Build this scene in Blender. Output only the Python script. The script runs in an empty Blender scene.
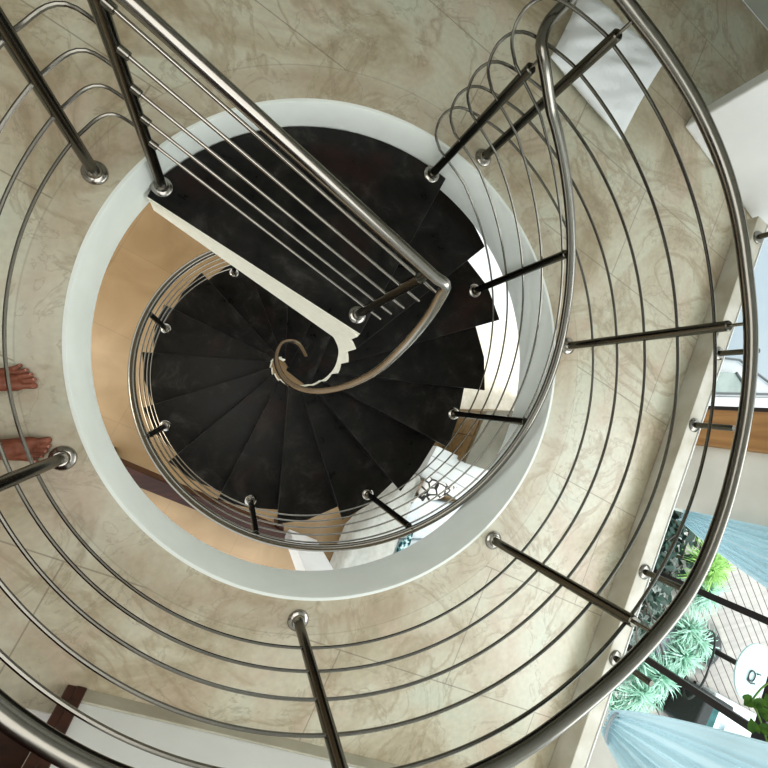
import bpy, bmesh, math, random
from mathutils import Vector, Matrix
random.seed(7)
SC = bpy.context.scene
COL = SC.collection
R_ = math.radians
sin, cos, pi = math.sin, math.cos, math.pi

# ------------------------------------------------------------------ camera model
F, CA, CB, H = 434.25, -0.01003558, -0.33692691, 1.95336
_ca, _sa, _cb, _sb = cos(CA), sin(CA), cos(CB), sin(CB)
CR = ((_cb, 0, _sb), (_sa*_sb, _ca, -_sa*_cb), (-_ca*_sb, _sa, _ca*_cb))   # Rx @ Ry
def ray(u, v):
    d = ((u-384)/F, (v-384)/F, 1.0)
    w = [sum(CR[i][j]*d[i] for i in range(3)) for j in range(3)]
    return Vector((w[0], -w[1], -w[2]))
def at(u, v, z=0.0):                       # point at height z seen along a sight line
    d = ray(u, v); t = (z-H)/d.z
    return Vector((d.x*t, d.y*t, z))
C0 = Vector((0.5425, 0.1810))              # centre of the floor opening
S0 = Vector((0.4935, 0.1745))              # axis of the stair
RH = 1.1475                                # opening radius
GA = R_(-27)                               # direction of tiles and walls
EX = Vector((cos(GA), sin(GA), 0)); EY = Vector((-sin(GA), cos(GA), 0))
def G(x, y, z=0.0): return EX*x + EY*y + Vector((0, 0, z))
WN = Vector((0.896, -0.444, 0)); WE = Vector((0.444, 0.896, 0))   # slab edge frame
def W(s, d, z=0.0): return WE*s + WN*d + Vector((0, 0, z))
ZL = -3.70                                 # lower floor

# ------------------------------------------------------------------ helpers
def empty(name, loc=(0, 0, 0), rz=0):
    o = bpy.data.objects.new(name, None); COL.objects.link(o)
    o.location = loc; o.rotation_euler = (0, 0, rz); o.empty_display_size = .1
    return o
def tag(o, label=None, cat=None, group=None, kind=None):
    if label: o['label'] = label
    if cat: o['category'] = cat
    if group: o['group'] = group
    if kind: o['kind'] = kind
    return o
def thing(name, label, cat, loc=(0, 0, 0), group=None, rz=0):
    return tag(empty(name, loc, rz), label, cat, group)
def obj(name, bm, mat, parent=None, smooth=True, angle=40, bevel=0, seg=2):
    bmesh.ops.recalc_face_normals(bm, faces=bm.faces[:])
    me = bpy.data.meshes.new(name); bm.to_mesh(me); bm.free()
    me.materials.append(mat)
    o = bpy.data.objects.new(name, me); COL.objects.link(o)
    if smooth:
        for p in me.polygons: p.use_smooth = True
        try: me.set_sharp_from_angle(angle=R_(angle))
        except Exception: pass
    if bevel:
        b = o.modifiers.new('bevel', 'BEVEL'); b.width = bevel; b.segments = seg; b.limit_method = 'ANGLE'
        b.angle_limit = R_(35)
    if parent:
        o.parent = parent
        root = parent
        off = Vector((0, 0, 0)); 
        # geometry is written in world space: cancel the chain of parent offsets
        M = Matrix.Identity(4)
        chain = []
        while root: chain.append(root); root = root.parent
        for q in reversed(chain): M = M @ q.matrix_basis
        if q is not None: o.matrix_basis = M.inverted()
    return o
def struct(name, bm, mat, **k): return tag(obj(name, bm, mat, **k), kind='structure')
def B(): return bmesh.new()

def prism(bm, poly, z0, z1, top=None):
    """poly: list of xy; optional top poly"""
    top = top or poly
    a = [bm.verts.new((p[0], p[1], z0)) for p in poly]
    b = [bm.verts.new((p[0], p[1], z1)) for p in top]
    n = len(a)
    bm.faces.new(a[::-1]); bm.faces.new(b)
    for i in range(n): bm.faces.new((a[i], a[(i+1) % n], b[(i+1) % n], b[i]))
    return bm
def boxg(bm, fr, x0, x1, y0, y1, z0, z1):
    return prism(bm, [fr(x0, y0), fr(x1, y0), fr(x1, y1), fr(x0, y1)], z0, z1)
def tube(bm, pts, r, n=10, closed=False, cap=True, taper=None):
    pts = [Vector(p) for p in pts]
    m = len(pts); T = []
    for i in range(m):
        if closed: d = pts[(i+1) % m]-pts[i-1]
        else: d = pts[min(i+1, m-1)]-pts[max(i-1, 0)]
        T.append(d.normalized())
    up = Vector((0, 0, 1)) if abs(T[0].z) < .9 else Vector((1, 0, 0))
    nrm = (up - T[0]*up.dot(T[0])).normalized()
    rings = []
    for i in range(m):
        nrm = (nrm - T[i]*nrm.dot(T[i])).normalized()
        bn = T[i].cross(nrm)
        rr = r if taper is None else r*taper[i]
        rings.append([bm.verts.new(pts[i] + (nrm*cos(2*pi*k/n) + bn*sin(2*pi*k/n))*rr) for k in range(n)])
    for i in range(m if closed else m-1):
        A, Bq = rings[i], rings[(i+1) % m]
        for k in range(n): bm.faces.new((A[k], A[(k+1) % n], Bq[(k+1) % n], Bq[k]))
    if cap and not closed:
        bm.faces.new(rings[0][::-1]); bm.faces.new(rings[-1])
    return bm
def lathe(bm, prof, c, n=24, axis=None):
    """prof: (radius, height) pairs"""
    c = Vector(c); rings = []
    for r, z in prof:
        if r < 1e-6: rings.append([bm.verts.new(c+Vector((0, 0, z)))])
        else: rings.append([bm.verts.new(c+Vector((r*cos(2*pi*k/n), r*sin(2*pi*k/n), z))) for k in range(n)])
    for A, Q in zip(rings[:-1], rings[1:]):
        for k in range(n):
            k2 = (k+1) % n
            if len(A) == 1 and len(Q) == 1: continue
            if len(A) == 1: bm.faces.new((A[0], Q[k], Q[k2]))
            elif len(Q) == 1: bm.faces.new((A[k], A[k2], Q[0]))
            else: bm.faces.new((A[k], A[k2], Q[k2], Q[k]))
    if len(rings[0]) > 1: bm.faces.new(rings[0][::-1])
    if len(rings[-1]) > 1: bm.faces.new(rings[-1])
    return bm
def catmull(pts, sub=8, closed=False):
    P = [Vector(p) for p in pts]; n = len(P); out = []
    rng = range(n) if closed else range(n-1)
    for i in rng:
        p1, p2 = P[i], P[(i+1) % n]
        p0 = P[i-1] if (closed or i > 0) else p1*2-p2
        p3 = P[(i+2) % n] if (closed or i+2 < n) else p2*2-p1
        for k in range(sub):
            t = k/sub
            out.append(.5*((2*p1)+(p2-p0)*t+(2*p0-5*p1+4*p2-p3)*t*t+(3*p1-p0-3*p2+p3)*t**3))
    if not closed: out.append(P[-1].copy())
    return out
def resample(pts, step):
    pts = [Vector(p) for p in pts]; out = [pts[0]]; acc = 0
    for a, b in zip(pts[:-1], pts[1:]):
        L = (b-a).length
        if L < 1e-9: continue
        while acc + L >= step:
            t = (step-acc)/L; a = a.lerp(b, t); L = (b-a).length; out.append(a.copy()); acc = 0
            if L < 1e-9: break
        acc += L
    if (out[-1]-pts[-1]).length > step*.3: out.append(pts[-1])
    return out
def dup_tree(o, parent=None):
    c = o.copy(); COL.objects.link(c); c.parent = parent
    for ch in list(o.children): dup_tree(ch, c)
    return c

# ------------------------------------------------------------------ materials
def mat(name, col, rough=.5, metal=0, spec=.5):
    m = bpy.data.materials.new(name); m.use_nodes = True
    b = m.node_tree.nodes['Principled BSDF']
    b.inputs['Base Color'].default_value = (*col, 1); b.inputs['Roughness'].default_value = rough
    b.inputs['Metallic'].default_value = metal; b.inputs['Specular IOR Level'].default_value = spec
    return m
class NT:
    def __init__(s, m): s.t = m.node_tree; s.b = s.t.nodes['Principled BSDF']
    def n(s, typ, **kw):
        q = s.t.nodes.new(typ)
        for k, v in kw.items():
            if k.startswith('_'): setattr(q, k[1:], v)
            else: q.inputs[k.replace('__', ' ')].default_value = v
        return q
    def l(s, a, b): s.t.links.new(a, b)
    def ramp(s, src, stops):
        r = s.t.nodes.new('ShaderNodeValToRGB'); e = r.color_ramp.elements
        while len(e) < len(stops): e.new(.5)
        for q, (p, c) in zip(e, stops): q.position = p; q.color = (*c, 1) if len(c) == 3 else c
        s.l(src, r.inputs[0]); return r.outputs[0]
    def coord(s, rot=(0, 0, 0), loc=(0, 0, 0), scale=(1, 1, 1)):
        g = s.t.nodes.new('ShaderNodeNewGeometry'); m = s.t.nodes.new('ShaderNodeMapping')
        m.inputs['Rotation'].default_value = rot; m.inputs['Location'].default_value = loc; m.inputs['Scale'].default_value = scale
        s.l(g.outputs['Position'], m.inputs[0]); return m.outputs[0]
    def mix(s, fac, a, b, mode='MIX'):
        q = s.t.nodes.new('ShaderNodeMix'); q.data_type = 'RGBA'; q.blend_type = mode
        for val, i in ((fac, 0), (a, 6), (b, 7)):
            if isinstance(val, (int, float)): q.inputs[i].default_value = val
            elif isinstance(val, tuple): q.inputs[i].default_value = (*val, 1)
            else: s.l(val, q.inputs[i])
        return q.outputs[2]
def noisy(name, c1, c2, scale=5, rough=.5, detail=4, bump=0, lo=.35, hi=.65, spec=.5, metal=0):
    m = mat(name, c1, rough, metal, spec); t = NT(m)
    n = t.n('ShaderNodeTexNoise', Scale=scale, Detail=detail); t.l(t.coord(), n.inputs['Vector'])
    t.l(t.ramp(n.outputs['Fac'], [(lo, c1), (hi, c2)]), t.b.inputs['Base Color'])
    if bump:
        b = t.n('ShaderNodeBump', Strength=bump, Distance=.01); t.l(n.outputs['Fac'], b.inputs['Height']); t.l(b.outputs[0], t.b.inputs['Normal'])
    return m

def marble_floor():
    m = mat('cream_marble_tiles', (.6, .56, .46), .28, 0, .5); t = NT(m)
    co = t.coord()
    big = t.n('ShaderNodeTexNoise', Scale=1.6, Detail=6, Roughness=.62, Distortion=.9); t.l(co, big.inputs['Vector'])
    base = t.ramp(big.outputs['Fac'], [(.32, (.37, .31, .21)), (.44, (.52, .47, .355)), (.54, (.60, .575, .46)), (.70, (.58, .60, .495))])
    pk = t.n('ShaderNodeTexNoise', Scale=2.3, Detail=4, Distortion=1.2); t.l(t.coord(loc=(3, 7, 0)), pk.inputs['Vector'])
    base = t.mix(t.ramp(pk.outputs['Fac'], [(.52, (0, 0, 0)), (.68, (.55, .55, .55))]), base, (.545, .43, .335))
    # veins: thin contour lines of a warped noise
    vn = t.n('ShaderNodeTexNoise', Scale=1.3, Detail=6, Roughness=.55, Distortion=1.3); t.l(t.coord(loc=(11, 2, 0)), vn.inputs['Vector'])
    vein = t.ramp(vn.outputs['Fac'], [(.465, (0, 0, 0)), (.50, (.55, .55, .55)), (.525, (0, 0, 0))])
    base = t.mix(vein, base, (.36, .285, .19))
    vn2 = t.n('ShaderNodeTexNoise', Scale=3.4, Detail=6, Roughness=.6, Distortion=1.1); t.l(t.coord(loc=(1, 12, 0)), vn2.inputs['Vector'])
    vein2 = t.ramp(vn2.outputs['Fac'], [(.43, (0, 0, 0)), (.45, (.5, .5, .5)), (.462, (0, 0, 0))])
    base = t.mix(vein2, base, (.33, .28, .20))
    fine = t.n('ShaderNodeTexNoise', Scale=38, Detail=3); t.l(co, fine.inputs['Vector'])
    base = t.mix(.35, base, t.ramp(fine.outputs['Fac'], [(.3, (.82, .82, .82)), (.7, (1.12, 1.12, 1.1))]), 'MULTIPLY')
    # tile joints
    br = t.n('ShaderNodeTexBrick', Scale=1.0, Mortar__Size=.0035, Mortar__Smooth=.3, Brick__Width=1.2, Row__Height=.6)
    br.offset = .5
    t.l(t.coord(rot=(0, 0, -GA), loc=(.235, -.347, 0)), br.inputs['Vector'])
    # ring border round the opening
    sub = t.n('ShaderNodeVectorMath', _operation='SUBTRACT'); t.l(co, sub.inputs[0]); sub.inputs[1].default_value = (C0.x, C0.y, 0)
    ln = t.n('ShaderNodeVectorMath', _operation='LENGTH'); t.l(sub.outputs[0], ln.inputs[0])
    rr = t.n('ShaderNodeMapRange'); t.l(ln.outputs['Value'], rr.inputs[0])
    rr.inputs[1].default_value = 1.0; rr.inputs[2].default_value = 1.6
    def pos(r): return (r-1.0)/.6
    inside = t.ramp(rr.outputs[0], [(pos(1.300), (1, 1, 1)), (pos(1.303), (0, 0, 0))])
    ringl = t.ramp(rr.outputs[0], [(pos(1.296), (0, 0, 0)), (pos(1.300), (1, 1, 1)), (pos(1.304), (0, 0, 0))])
    tint = t.ramp(rr.outputs[0], [(pos(1.15), (0, 0, 0)), (pos(1.18), (.35, .35, .35)), (pos(1.25), (.8, .8, .8)), (pos(1.30), (.2, .2, .2)), (pos(1.305), (0, 0, 0))])
    joint = t.mix(inside, br.outputs['Fac'], (0, 0, 0))
    base = t.mix(t.mix(1.0, tint, (.45, .45, .45), 'MULTIPLY'), base, (.40, .30, .22))
    base = t.mix(t.mix(1.0, joint, (.55, .55, .55), 'MULTIPLY'), base, (.20, .165, .12))
    base = t.mix(t.mix(1.0, ringl, (.35, .35, .35), 'MULTIPLY'), base, (.24, .20, .15))
    t.l(base, t.b.inputs['Base Color'])
    return m
def planks(name, c1, c2, ang, w, gap=(.12, .1, .09), rough=.7):
    m = mat(name, c1, rough); t = NT(m)
    co = t.coord(rot=(0, 0, -ang))
    br = t.n('ShaderNodeTexBrick', Scale=1.0, Mortar__Size=.012, Mortar__Smooth=.2, Brick__Width=30., Row__Height=w)
    br.inputs['Color1'].default_value = (*c1, 1); br.inputs['Color2'].default_value = (*c2, 1); br.inputs['Mortar'].default_value = (*gap, 1)
    t.l(co, br.inputs['Vector'])
    nz = t.n('ShaderNodeTexNoise', Scale=2.5, Detail=4); t.l(t.coord(rot=(0, 0, -ang), scale=(.4, 6, 1)), nz.inputs['Vector'])
    t.l(t.mix(.6, br.outputs['Color'], t.ramp(nz.outputs['Fac'], [(.3, (.75, .75, .75)), (.7, (1.1, 1.1, 1.1))]), 'MULTIPLY'), t.b.inputs['Base Color'])
    return m
def wood(name, c1, c2, ang=0, rough=.4, sc=(1.2, 14, 14)):
    m = mat(name, c1, rough); t = NT(m)
    nz = t.n('ShaderNodeTexNoise', Scale=1.5, Detail=6, Distortion=.6); t.l(t.coord(rot=(0, 0, -ang), scale=sc), nz.inputs['Vector'])
    t.l(t.ramp(nz.outputs['Fac'], [(.32, c1), (.68, c2)]), t.b.inputs['Base Color'])
    return m
def tiles(name, c1, c2, size, ang, joint, rough=.35):
    m = mat(name, c1, rough); t = NT(m)
    br = t.n('ShaderNodeTexBrick', Scale=1.0, Mortar__Size=.006, Mortar__Smooth=.3, Brick__Width=size, Row__Height=size)
    br.offset = 0
    br.inputs['Color1'].default_value = (*c1, 1); br.inputs['Color2'].default_value = (*c2, 1); br.inputs['Mortar'].default_value = (*joint, 1)
    t.l(t.coord(rot=(0, 0, -ang)), br.inputs['Vector'])
    nz = t.n('ShaderNodeTexNoise', Scale=2.0, Detail=5, Distortion=.8); t.l(t.coord(), nz.inputs['Vector'])
    t.l(t.mix(.8, br.outputs['Color'], t.ramp(nz.outputs['Fac'], [(.3, (.78, .74, .68)), (.7, (1.1, 1.1, 1.1))]), 'MULTIPLY'), t.b.inputs['Base Color'])
    return m
def granite():
    m = mat('black_polished_granite', (.02, .02, .02), .33, 0, .24); t = NT(m)
    a = t.n('ShaderNodeTexNoise', Scale=5, Detail=8, Roughness=.7, Distortion=.5); t.l(t.coord(), a.inputs['Vector'])
    base = t.ramp(a.outputs['Fac'], [(.36, (.007, .007, .007)), (.55, (.018, .017, .0155)), (.74, (.060, .057, .053))])
    r = t.n('ShaderNodeTexNoise', Scale=2.7, Detail=3); t.l(t.coord(loc=(5, 1, 3)), r.inputs['Vector'])
    base = t.mix(t.ramp(r.outputs['Fac'], [(.60, (0, 0, 0)), (.74, (.45, .45, .45))]), base, (.045, .018, .013))
    sp = t.n('ShaderNodeTexNoise', Scale=140, Detail=2); t.l(t.coord(), sp.inputs['Vector'])
    base = t.mix(t.ramp(sp.outputs['Fac'], [(.66, (0, 0, 0)), (.76, (.25, .25, .25))]), base, (.10, .10, .10))
    t.l(base, t.b.inputs['Base Color'])
    t.l(t.ramp(a.outputs['Fac'], [(.35, (.27, .27, .27)), (.7, (.45, .45, .45))]), t.b.inputs['Roughness'])
    return m
def steel(name, col=(.25, .24, .215), rough=.22):
    return mat(name, col, rough, 1.0)
def glass(name, tint=(.95, .98, .98), opacity=.012):
    m = mat(name, tint, .03); t = NT(m)
    tr = t.n('ShaderNodeBsdfTransparent'); tr.inputs[0].default_value = (*tint, 1)
    gl = t.n('ShaderNodeBsdfGlossy', Roughness=.02)
    mx = t.n('ShaderNodeMixShader', Fac=opacity)
    t.l(tr.outputs[0], mx.inputs[1]); t.l(gl.outputs[0], mx.inputs[2])
    t.l(mx.outputs[0], t.t.nodes['Material Output'].inputs['Surface'])
    return m

M = dict(
    floor=marble_floor(), granite=granite(), steel=steel('brushed_steel'), steel_dark=steel('brushed_steel_post', (.13, .125, .105), .25),
    steel_bright=steel('polished_steel', (.42, .40, .37), .2),
    rim=noisy('white_painted_plaster', (.82, .86, .82), (.86, .90, .86), 6, .5),
    white=noisy('white_wall_paint', (.88, .90, .90), (.92, .94, .94), 4, .6),
    cream=noisy('cream_painted_stringer', (.84, .82, .70), (.90, .88, .77), 30, .5, detail=6),
    curb=noisy('pale_marble_curb', (.52, .49, .40), (.66, .64, .57), 7, .4),
    skirt=noisy('grey_beige_skirting', (.42, .40, .32), (.52, .50, .41), 6, .45),
    tan=tiles('tan_floor_tiles', (.36, .25, .14), (.335, .232, .128), .9, R_(-27), (.30, .21, .12)),
    darkwood=wood('dark_mahogany', (.035, .008, .005), (.075, .018, .010), GA),
    redwood=wood('reddish_wood', (.022, .006, .004), (.06, .016, .008), R_(-25)),
    honey=wood('honey_pine', (.25, .125, .045), (.42, .235, .095), 0, .45, (9, 9, .8)),
    wallbeige=noisy('pale_grey_plaster', (.62, .61, .55), (.70, .69, .63), 3, .8),
    deck=planks('weathered_deck_boards', (.50, .46, .42), (.42, .38, .36), R_(-62), .17),
    gravel=noisy('white_gravel', (.55, .55, .53), (.9, .9, .88), 25, .9, lo=.4, hi=.6),
    paving=noisy('pale_outdoor_paving', (.235, .285, .315), (.265, .31, .335), 1.2, .8),
    blackframe=mat('black_painted_metal', (.018, .017, .018), .35),
    glass=glass('clear_glass'),
    skyglass=glass('grey_green_glass', (.55, .66, .62), .25),
    skin=noisy('tanned_skin', (.20, .068, .038), (.30, .11, .066), 22, .5),
    nail=mat('toe_nail', (.52, .27, .20), .35),
    shorts=noisy('navy_cotton', (.03, .035, .06), (.05, .055, .09), 40, .9),
    shirt=noisy('grey_cotton', (.28, .28, .28), (.34, .34, .34), 40, .9),
    hair=noisy('dark_hair', (.02, .013, .01), (.05, .03, .02), 60, .6),
)
m = mat('white_cotton', (.83, .86, .87), .85); t = NT(m)
n_ = t.n('ShaderNodeTexNoise', Scale=9, Detail=5, Distortion=.6); t.l(t.coord(), n_.inputs['Vector'])
b_ = t.n('ShaderNodeBump', Strength=.35, Distance=.02); t.l(n_.outputs['Fac'], b_.inputs['Height']); t.l(b_.outputs[0], t.b.inputs['Normal'])
M['cotton'] = m
m = mat('pale_blue_sheer', (.60, .76, .81), .8); m.node_tree.nodes['Principled BSDF'].inputs['Transmission Weight'].default_value = 0.0
t = NT(m)
tl = t.n('ShaderNodeBsdfTranslucent'); tl.inputs[0].default_value = (.72, .87, .92, 1)
mx = t.n('ShaderNodeMixShader', Fac=.45); t.l(t.b.outputs[0], mx.inputs[1]); t.l(tl.outputs[0], mx.inputs[2])
t.l(mx.outputs[0], t.t.nodes['Material Output'].inputs['Surface'])
M['curtain'] = m

# ================================================================== SETTING
# upper floor slab with the round opening
SLAB = [G(-4.2, -3.2), None, None, G(-4.2, 3.83)]
def edge_x(d, y):                          # point of the slab edge line (offset d) on a G row y
    # W(s,d) with EY component = y
    p0 = WN*d; s = (y - p0.dot(EY))/WE.dot(EY); return p0 + WE*s
D_IN, D_OUT = 2.375, 2.475
a_, b_ = edge_x(D_OUT, -1.6), edge_x(D_OUT, 3.83)
outer = [G(-4.2, -1.6), a_, b_, G(-4.2, 3.83)]
def ring_floor(zt, zb):
    bm = B(); N = 256
    inner = [Vector((C0.x+RH*cos(2*pi*i/N), C0.y+RH*sin(2*pi*i/N), 0)) for i in range(N)]
    # project the outline outward by angle
    def hit(ang):
        d = Vector((cos(ang), sin(ang))); best = 1e9
        for i in range(4):
            p, q = outer[i].to_2d(), outer[(i+1) % 4].to_2d()
            e = q-p; den = d.x*e.y-d.y*e.x
            if abs(den) < 1e-9: continue
            w = p-C0; tt = (w.x*e.y-w.y*e.x)/den; uu = (w.x*d.y-w.y*d.x)/den
            if tt > 0 and -1e-6 <= uu <= 1+1e-6: best = min(best, tt)
        return C0+d*best
    angs = sorted([2*pi*i/N for i in range(N)] + [math.atan2(p.y-C0.y, p.x-C0.x) % (2*pi) for p in outer])
    iv = [bm.verts.new((C0.x+RH*cos(a), C0.y+RH*sin(a), zt)) for a in angs]
    ov = [bm.verts.new((*hit(a), zt)) for a in angs]
    ib = [bm.verts.new((v.co.x, v.co.y, zb)) for v in iv]; ob = [bm.verts.new((v.co.x, v.co.y, zb)) for v in ov]
    n = len(angs)
    for i in range(n):
        j = (i+1) % n
        bm.faces.new((iv[i], ov[i], ov[j], iv[j])); bm.faces.new((ib[i], ib[j], ob[j], ob[i]))
        bm.faces.new((ov[i], ob[i], ob[j], ov[j])); bm.faces.new((iv[i], iv[j], ib[j], ib[i]))
    return bm
struct('floor', ring_floor(0, -.30), M['floor'], angle=20)
bm = B(); N = 256
prof = [(RH-.012, -.302), (RH-.012, -.001), (RH-.010, .002), (RH+.003, .002), (RH+.004, -.302)]
rings = [[bm.verts.new((C0.x+r*cos(2*pi*i/N), C0.y+r*sin(2*pi*i/N), z)) for i in range(N)] for r, z in prof]
for A, Q in zip(rings, rings[1:]+rings[:1]):
    for i in range(N): bm.faces.new((A[i], A[(i+1) % N], Q[(i+1) % N], Q[i]))
struct('trim_1', bm, M['rim'])
# curb along the slab edge
bm = B(); s0, s1 = -2.3, 2.42
prism(bm, [W(s0, D_IN), W(s1, D_IN), W(s1, D_OUT), W(s0, D_OUT)], 0.0, .12)
struct('trim_2', bm, M['curb'], bevel=.004)
bm = B(); prism(bm, [W(s0, D_OUT+.001), W(s1, D_OUT+.001), W(s1, D_OUT+.007), W(s0, D_OUT+.007)], -.32, .125)
struct('trim_3', bm, M['white'])

# wall at the bottom of the photo, doorway at its left end
YW = -1.27
bm = B(); boxg(bm, G, .03, 3.0, YW-.14, YW, 0, 2.7); struct('wall_front', bm, M['white'], bevel=.003)
bm = B(); boxg(bm, G, .055, 2.5, YW, YW+.01, 0, .065); struct('baseboard_front', bm, M['skirt'], bevel=.002)
bm = B(); boxg(bm, G, -.01, .03, YW-.15, YW+.012, 0, 2.2)
boxg(bm, G, .022, .06, YW-.15, YW+.016, 0.0, 2.2)
struct('trim_4', bm, M['darkwood'], bevel=.004)
bm = B(); boxg(bm, G, -1.0, -.01, YW-.135, YW-.10, 0, .004); struct('door_gap_light_strip', bm, mat('white_door_gap_light', (.97, .96, .93), .3))  # white strip painted as the light leaking under the door
bm = B(); boxg(bm, G, -1.0, -.012, YW-.19, YW-.145, .012, 2.15)
door = struct('door_1', bm, M['darkwood'], bevel=.004)
bm = B()
for zz in (.25, 1.2):
    boxg(bm, G, -.86, -.16, YW-.146, YW-.138, zz, zz+.75)
obj('door_panel', bm, M['darkwood'], door, bevel=.004)
bm = B(); boxg(bm, G, -4.2, -1.0, YW-.14, YW, 0, 2.7); struct('wall_front_2', bm, M['white'])
# back wall (upper right corner of the photo)
bm = B(); boxg(bm, G, -4.2, 3.6, 3.83, 3.95, 0, 2.6); struct('wall_back', bm, noisy('grey_green_wall', (.40, .42, .36), (.46, .48, .42), 3, .8), bevel=.003)
# white pier beside the slab edge
pa = at(684, 127, 0); pd = (at(745, 210, 0)-pa); pd.z = 0; pd.normalize(); pn = Vector((-pd.y, pd.x, 0))
if pn.dot(Vector((0, 1, 0))) < 0: pn = -pn
bm = B(); q = [pa, pa+pd*1.5, pa+pd*1.5+pn*.13, pa+pn*.13]; prism(bm, q, -.0, 2.6)
struct('wall_pier', bm, M['white'], bevel=.012, seg=3)

# outer wall with the two glazed openings (plane at D=3.9)
DW = 3.9
def wallbox(s0, s1, z0, z1, d0=DW, d1=DW+.14):
    b = B(); prism(b, [W(s0, d0), W(s1, d0), W(s1, d1), W(s0, d1)], z0, z1); return b
struct('wall_right', wallbox(.72, 1.34, ZL, 1.0), M['wallbeige'])
struct('wall_right_2', wallbox(-4.5, -1.12, ZL, 1.0), M['wallbeige'])
struct('trim_6', wallbox(1.34, 1.69, ZL, 1.0, DW-.05, DW+.16), M['honey'], bevel=.006)
struct('trim_7', wallbox(1.69, 1.735, ZL, 1.0, DW-.03, DW+.12), M['blackframe'])
struct('wall_right_3', wallbox(4.6, 7.0, ZL, 1.0), M['wallbeige'])
# window_1: black metal frame, two mullions, transom, glass
win = struct('window_1', wallbox(-1.12, .72, ZL, ZL+.07, DW+.03, DW+.09), M['blackframe'])
bm = B()
for s in (.115, -.575):
    prism(bm, [W(s-.025, DW+.03), W(s+.025, DW+.03), W(s+.025, DW+.09), W(s-.025, DW+.09)], ZL, 1.0)
obj('mullion', bm, M['blackframe'], win)
bm = B(); prism(bm, [W(-1.12, DW+.035), W(.72, DW+.035), W(.72, DW+.085), W(-1.12, DW+.085)], .02, .075)
obj('transom', bm, M['blackframe'], win)
bm = B(); prism(bm, [W(-1.12, DW+.058), W(.72, DW+.058), W(.72, DW+.064), W(-1.12, DW+.064)], ZL+.07, 1.0)
obj('window_glass', bm, M['glass'], win)
# lower floor and the ground outside
bm = B(); prism(bm, [W(-5, -6), W(8, -6), W(8, DW+.14), W(-5, DW+.14)], ZL-.1, ZL)
struct('floor_lower', bm, M['tan'])
bm = B(); prism(bm, [W(-40, DW+.14), W(60, DW+.14), W(60, 70), W(-40, 70)], ZL-.15, ZL-.02)
struct('ground_outside', bm, M['paving'])
bm = B(); prism(bm, [W(-7, 7.0), W(1.2, 7.0), W(1.2, 16), W(-7, 16)], ZL-.02, ZL+.01)
struct('deck_outside', bm, M['deck'])
bm = B(); prism(bm, [W(-7, DW+.15), W(1.2, DW+.15), W(1.2, 8.1), W(-7, 8.1)], ZL-.02, ZL+.03)
struct('gravel_bed', bm, M['gravel'])

bm = B(); prism(bm, [G(-4.3, -3.5), G(6.5, -3.5), G(6.5, 4.0), G(-4.3, 4.0)], 2.75, 2.85); 
bmesh.ops.delete(bm, geom=bm.verts[:], context='VERTS'); prism(bm, [G(-4.3, -1.5), edge_x(DW+.2, -1.5), edge_x(DW+.2, 4.0), G(-4.3, 4.0)], 2.72, 2.82)
struct('ceiling', bm, M['white'])
bm = B(); boxg(bm, G, .9, 4.2, 2.45, 3.83, 1.75, 2.71); struct('unseen_light_blocker', bm, noisy('olive_blocker', (.30, .29, .23), (.36, .35, .28), 3, .8))  # unseen block added to shade the corner floor from ceiling and window light
bm = B(); boxg(bm, G, -4.3, -4.2, -1.5, 3.95, 0, 2.72); struct('wall_left', bm, noisy('warm_white_wall', (.60, .58, .53), (.66, .64, .6), 3, .8))

# ================================================================== STAIRCASE
DZ = .185; TH = 22.2; R0 = .165
def th(k): return 57.8 - TH*(k-1)
def ph(k): return th(k) - 20.0
def pol(r, deg, z=0, c=S0): return Vector((c.x+r*cos(R_(deg)), c.y+r*sin(R_(deg)), z))
stair = thing('spiral_staircase', 'black granite spiral staircase with cream inner stringer winding down through the round opening', 'staircase', (S0.x, S0.y, ZL))
LA = Vector((-.355, .845, 0)); LB = pol(R0, 39.5)
# landing
poly = [LA, LB, pol(1.13, 57.8)]
a1 = math.atan2(poly[2].y-C0.y, poly[2].x-C0.x); a0 = math.atan2(LA.y-C0.y, LA.x-C0.x)
rl = RH-.016
poly[2] = Vector((C0.x+rl*cos(a1), C0.y+rl*sin(a1), 0))
for i in range(1, 28):
    a = a1+(a0-a1)*i/28; poly.append(Vector((C0.x+rl*cos(a), C0.y+rl*sin(a), 0)))
bm = prism(B(), poly, -DZ-.035, -DZ)
landing = obj('landing', bm, M['granite'], stair, bevel=.004)
# treads and risers
NT_ = 16
ro = {2: 1.21, 3: 1.25, 4: 1.23, 5: 1.19, 6: 1.19, 7: 1.22, 8: 1.23, 9: 1.2}
for k in range(2, NT_+1):
    z = -DZ*k; r = ro.get(k, 1.225)
    ov = 1.0                                # tread runs back under the one above
    P = []
    for i in range(5):
        P.append(pol(R0, ph(k-1)+4 + (ph(k)-ph(k-1)-4)*i/4))
    P.append(pol(r, th(k))); P.append(pol(r*.985 if k > 2 else 1.25, (th(k)+th(k-1))/2)); P.append(pol(min(r, 1.17) if k > 2 else 1.22, th(k-1)+2))
    obj('tread', prism(B(), P, z-.03, z), M['granite'], stair, bevel=.004)
    # riser under the nosing of the step above
    i0, o0 = pol(R0+.01, ph(k-1)+5), pol(min(r, 1.13), th(k-1)+1)
    dd = (o0-i0).normalized(); nn = Vector((-dd.y, dd.x, 0))*.012
    obj('riser', prism(B(), [i0-nn, o0-nn, o0+nn, i0+nn], z-.001, z+DZ-.031), M['granite'], stair)
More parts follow.
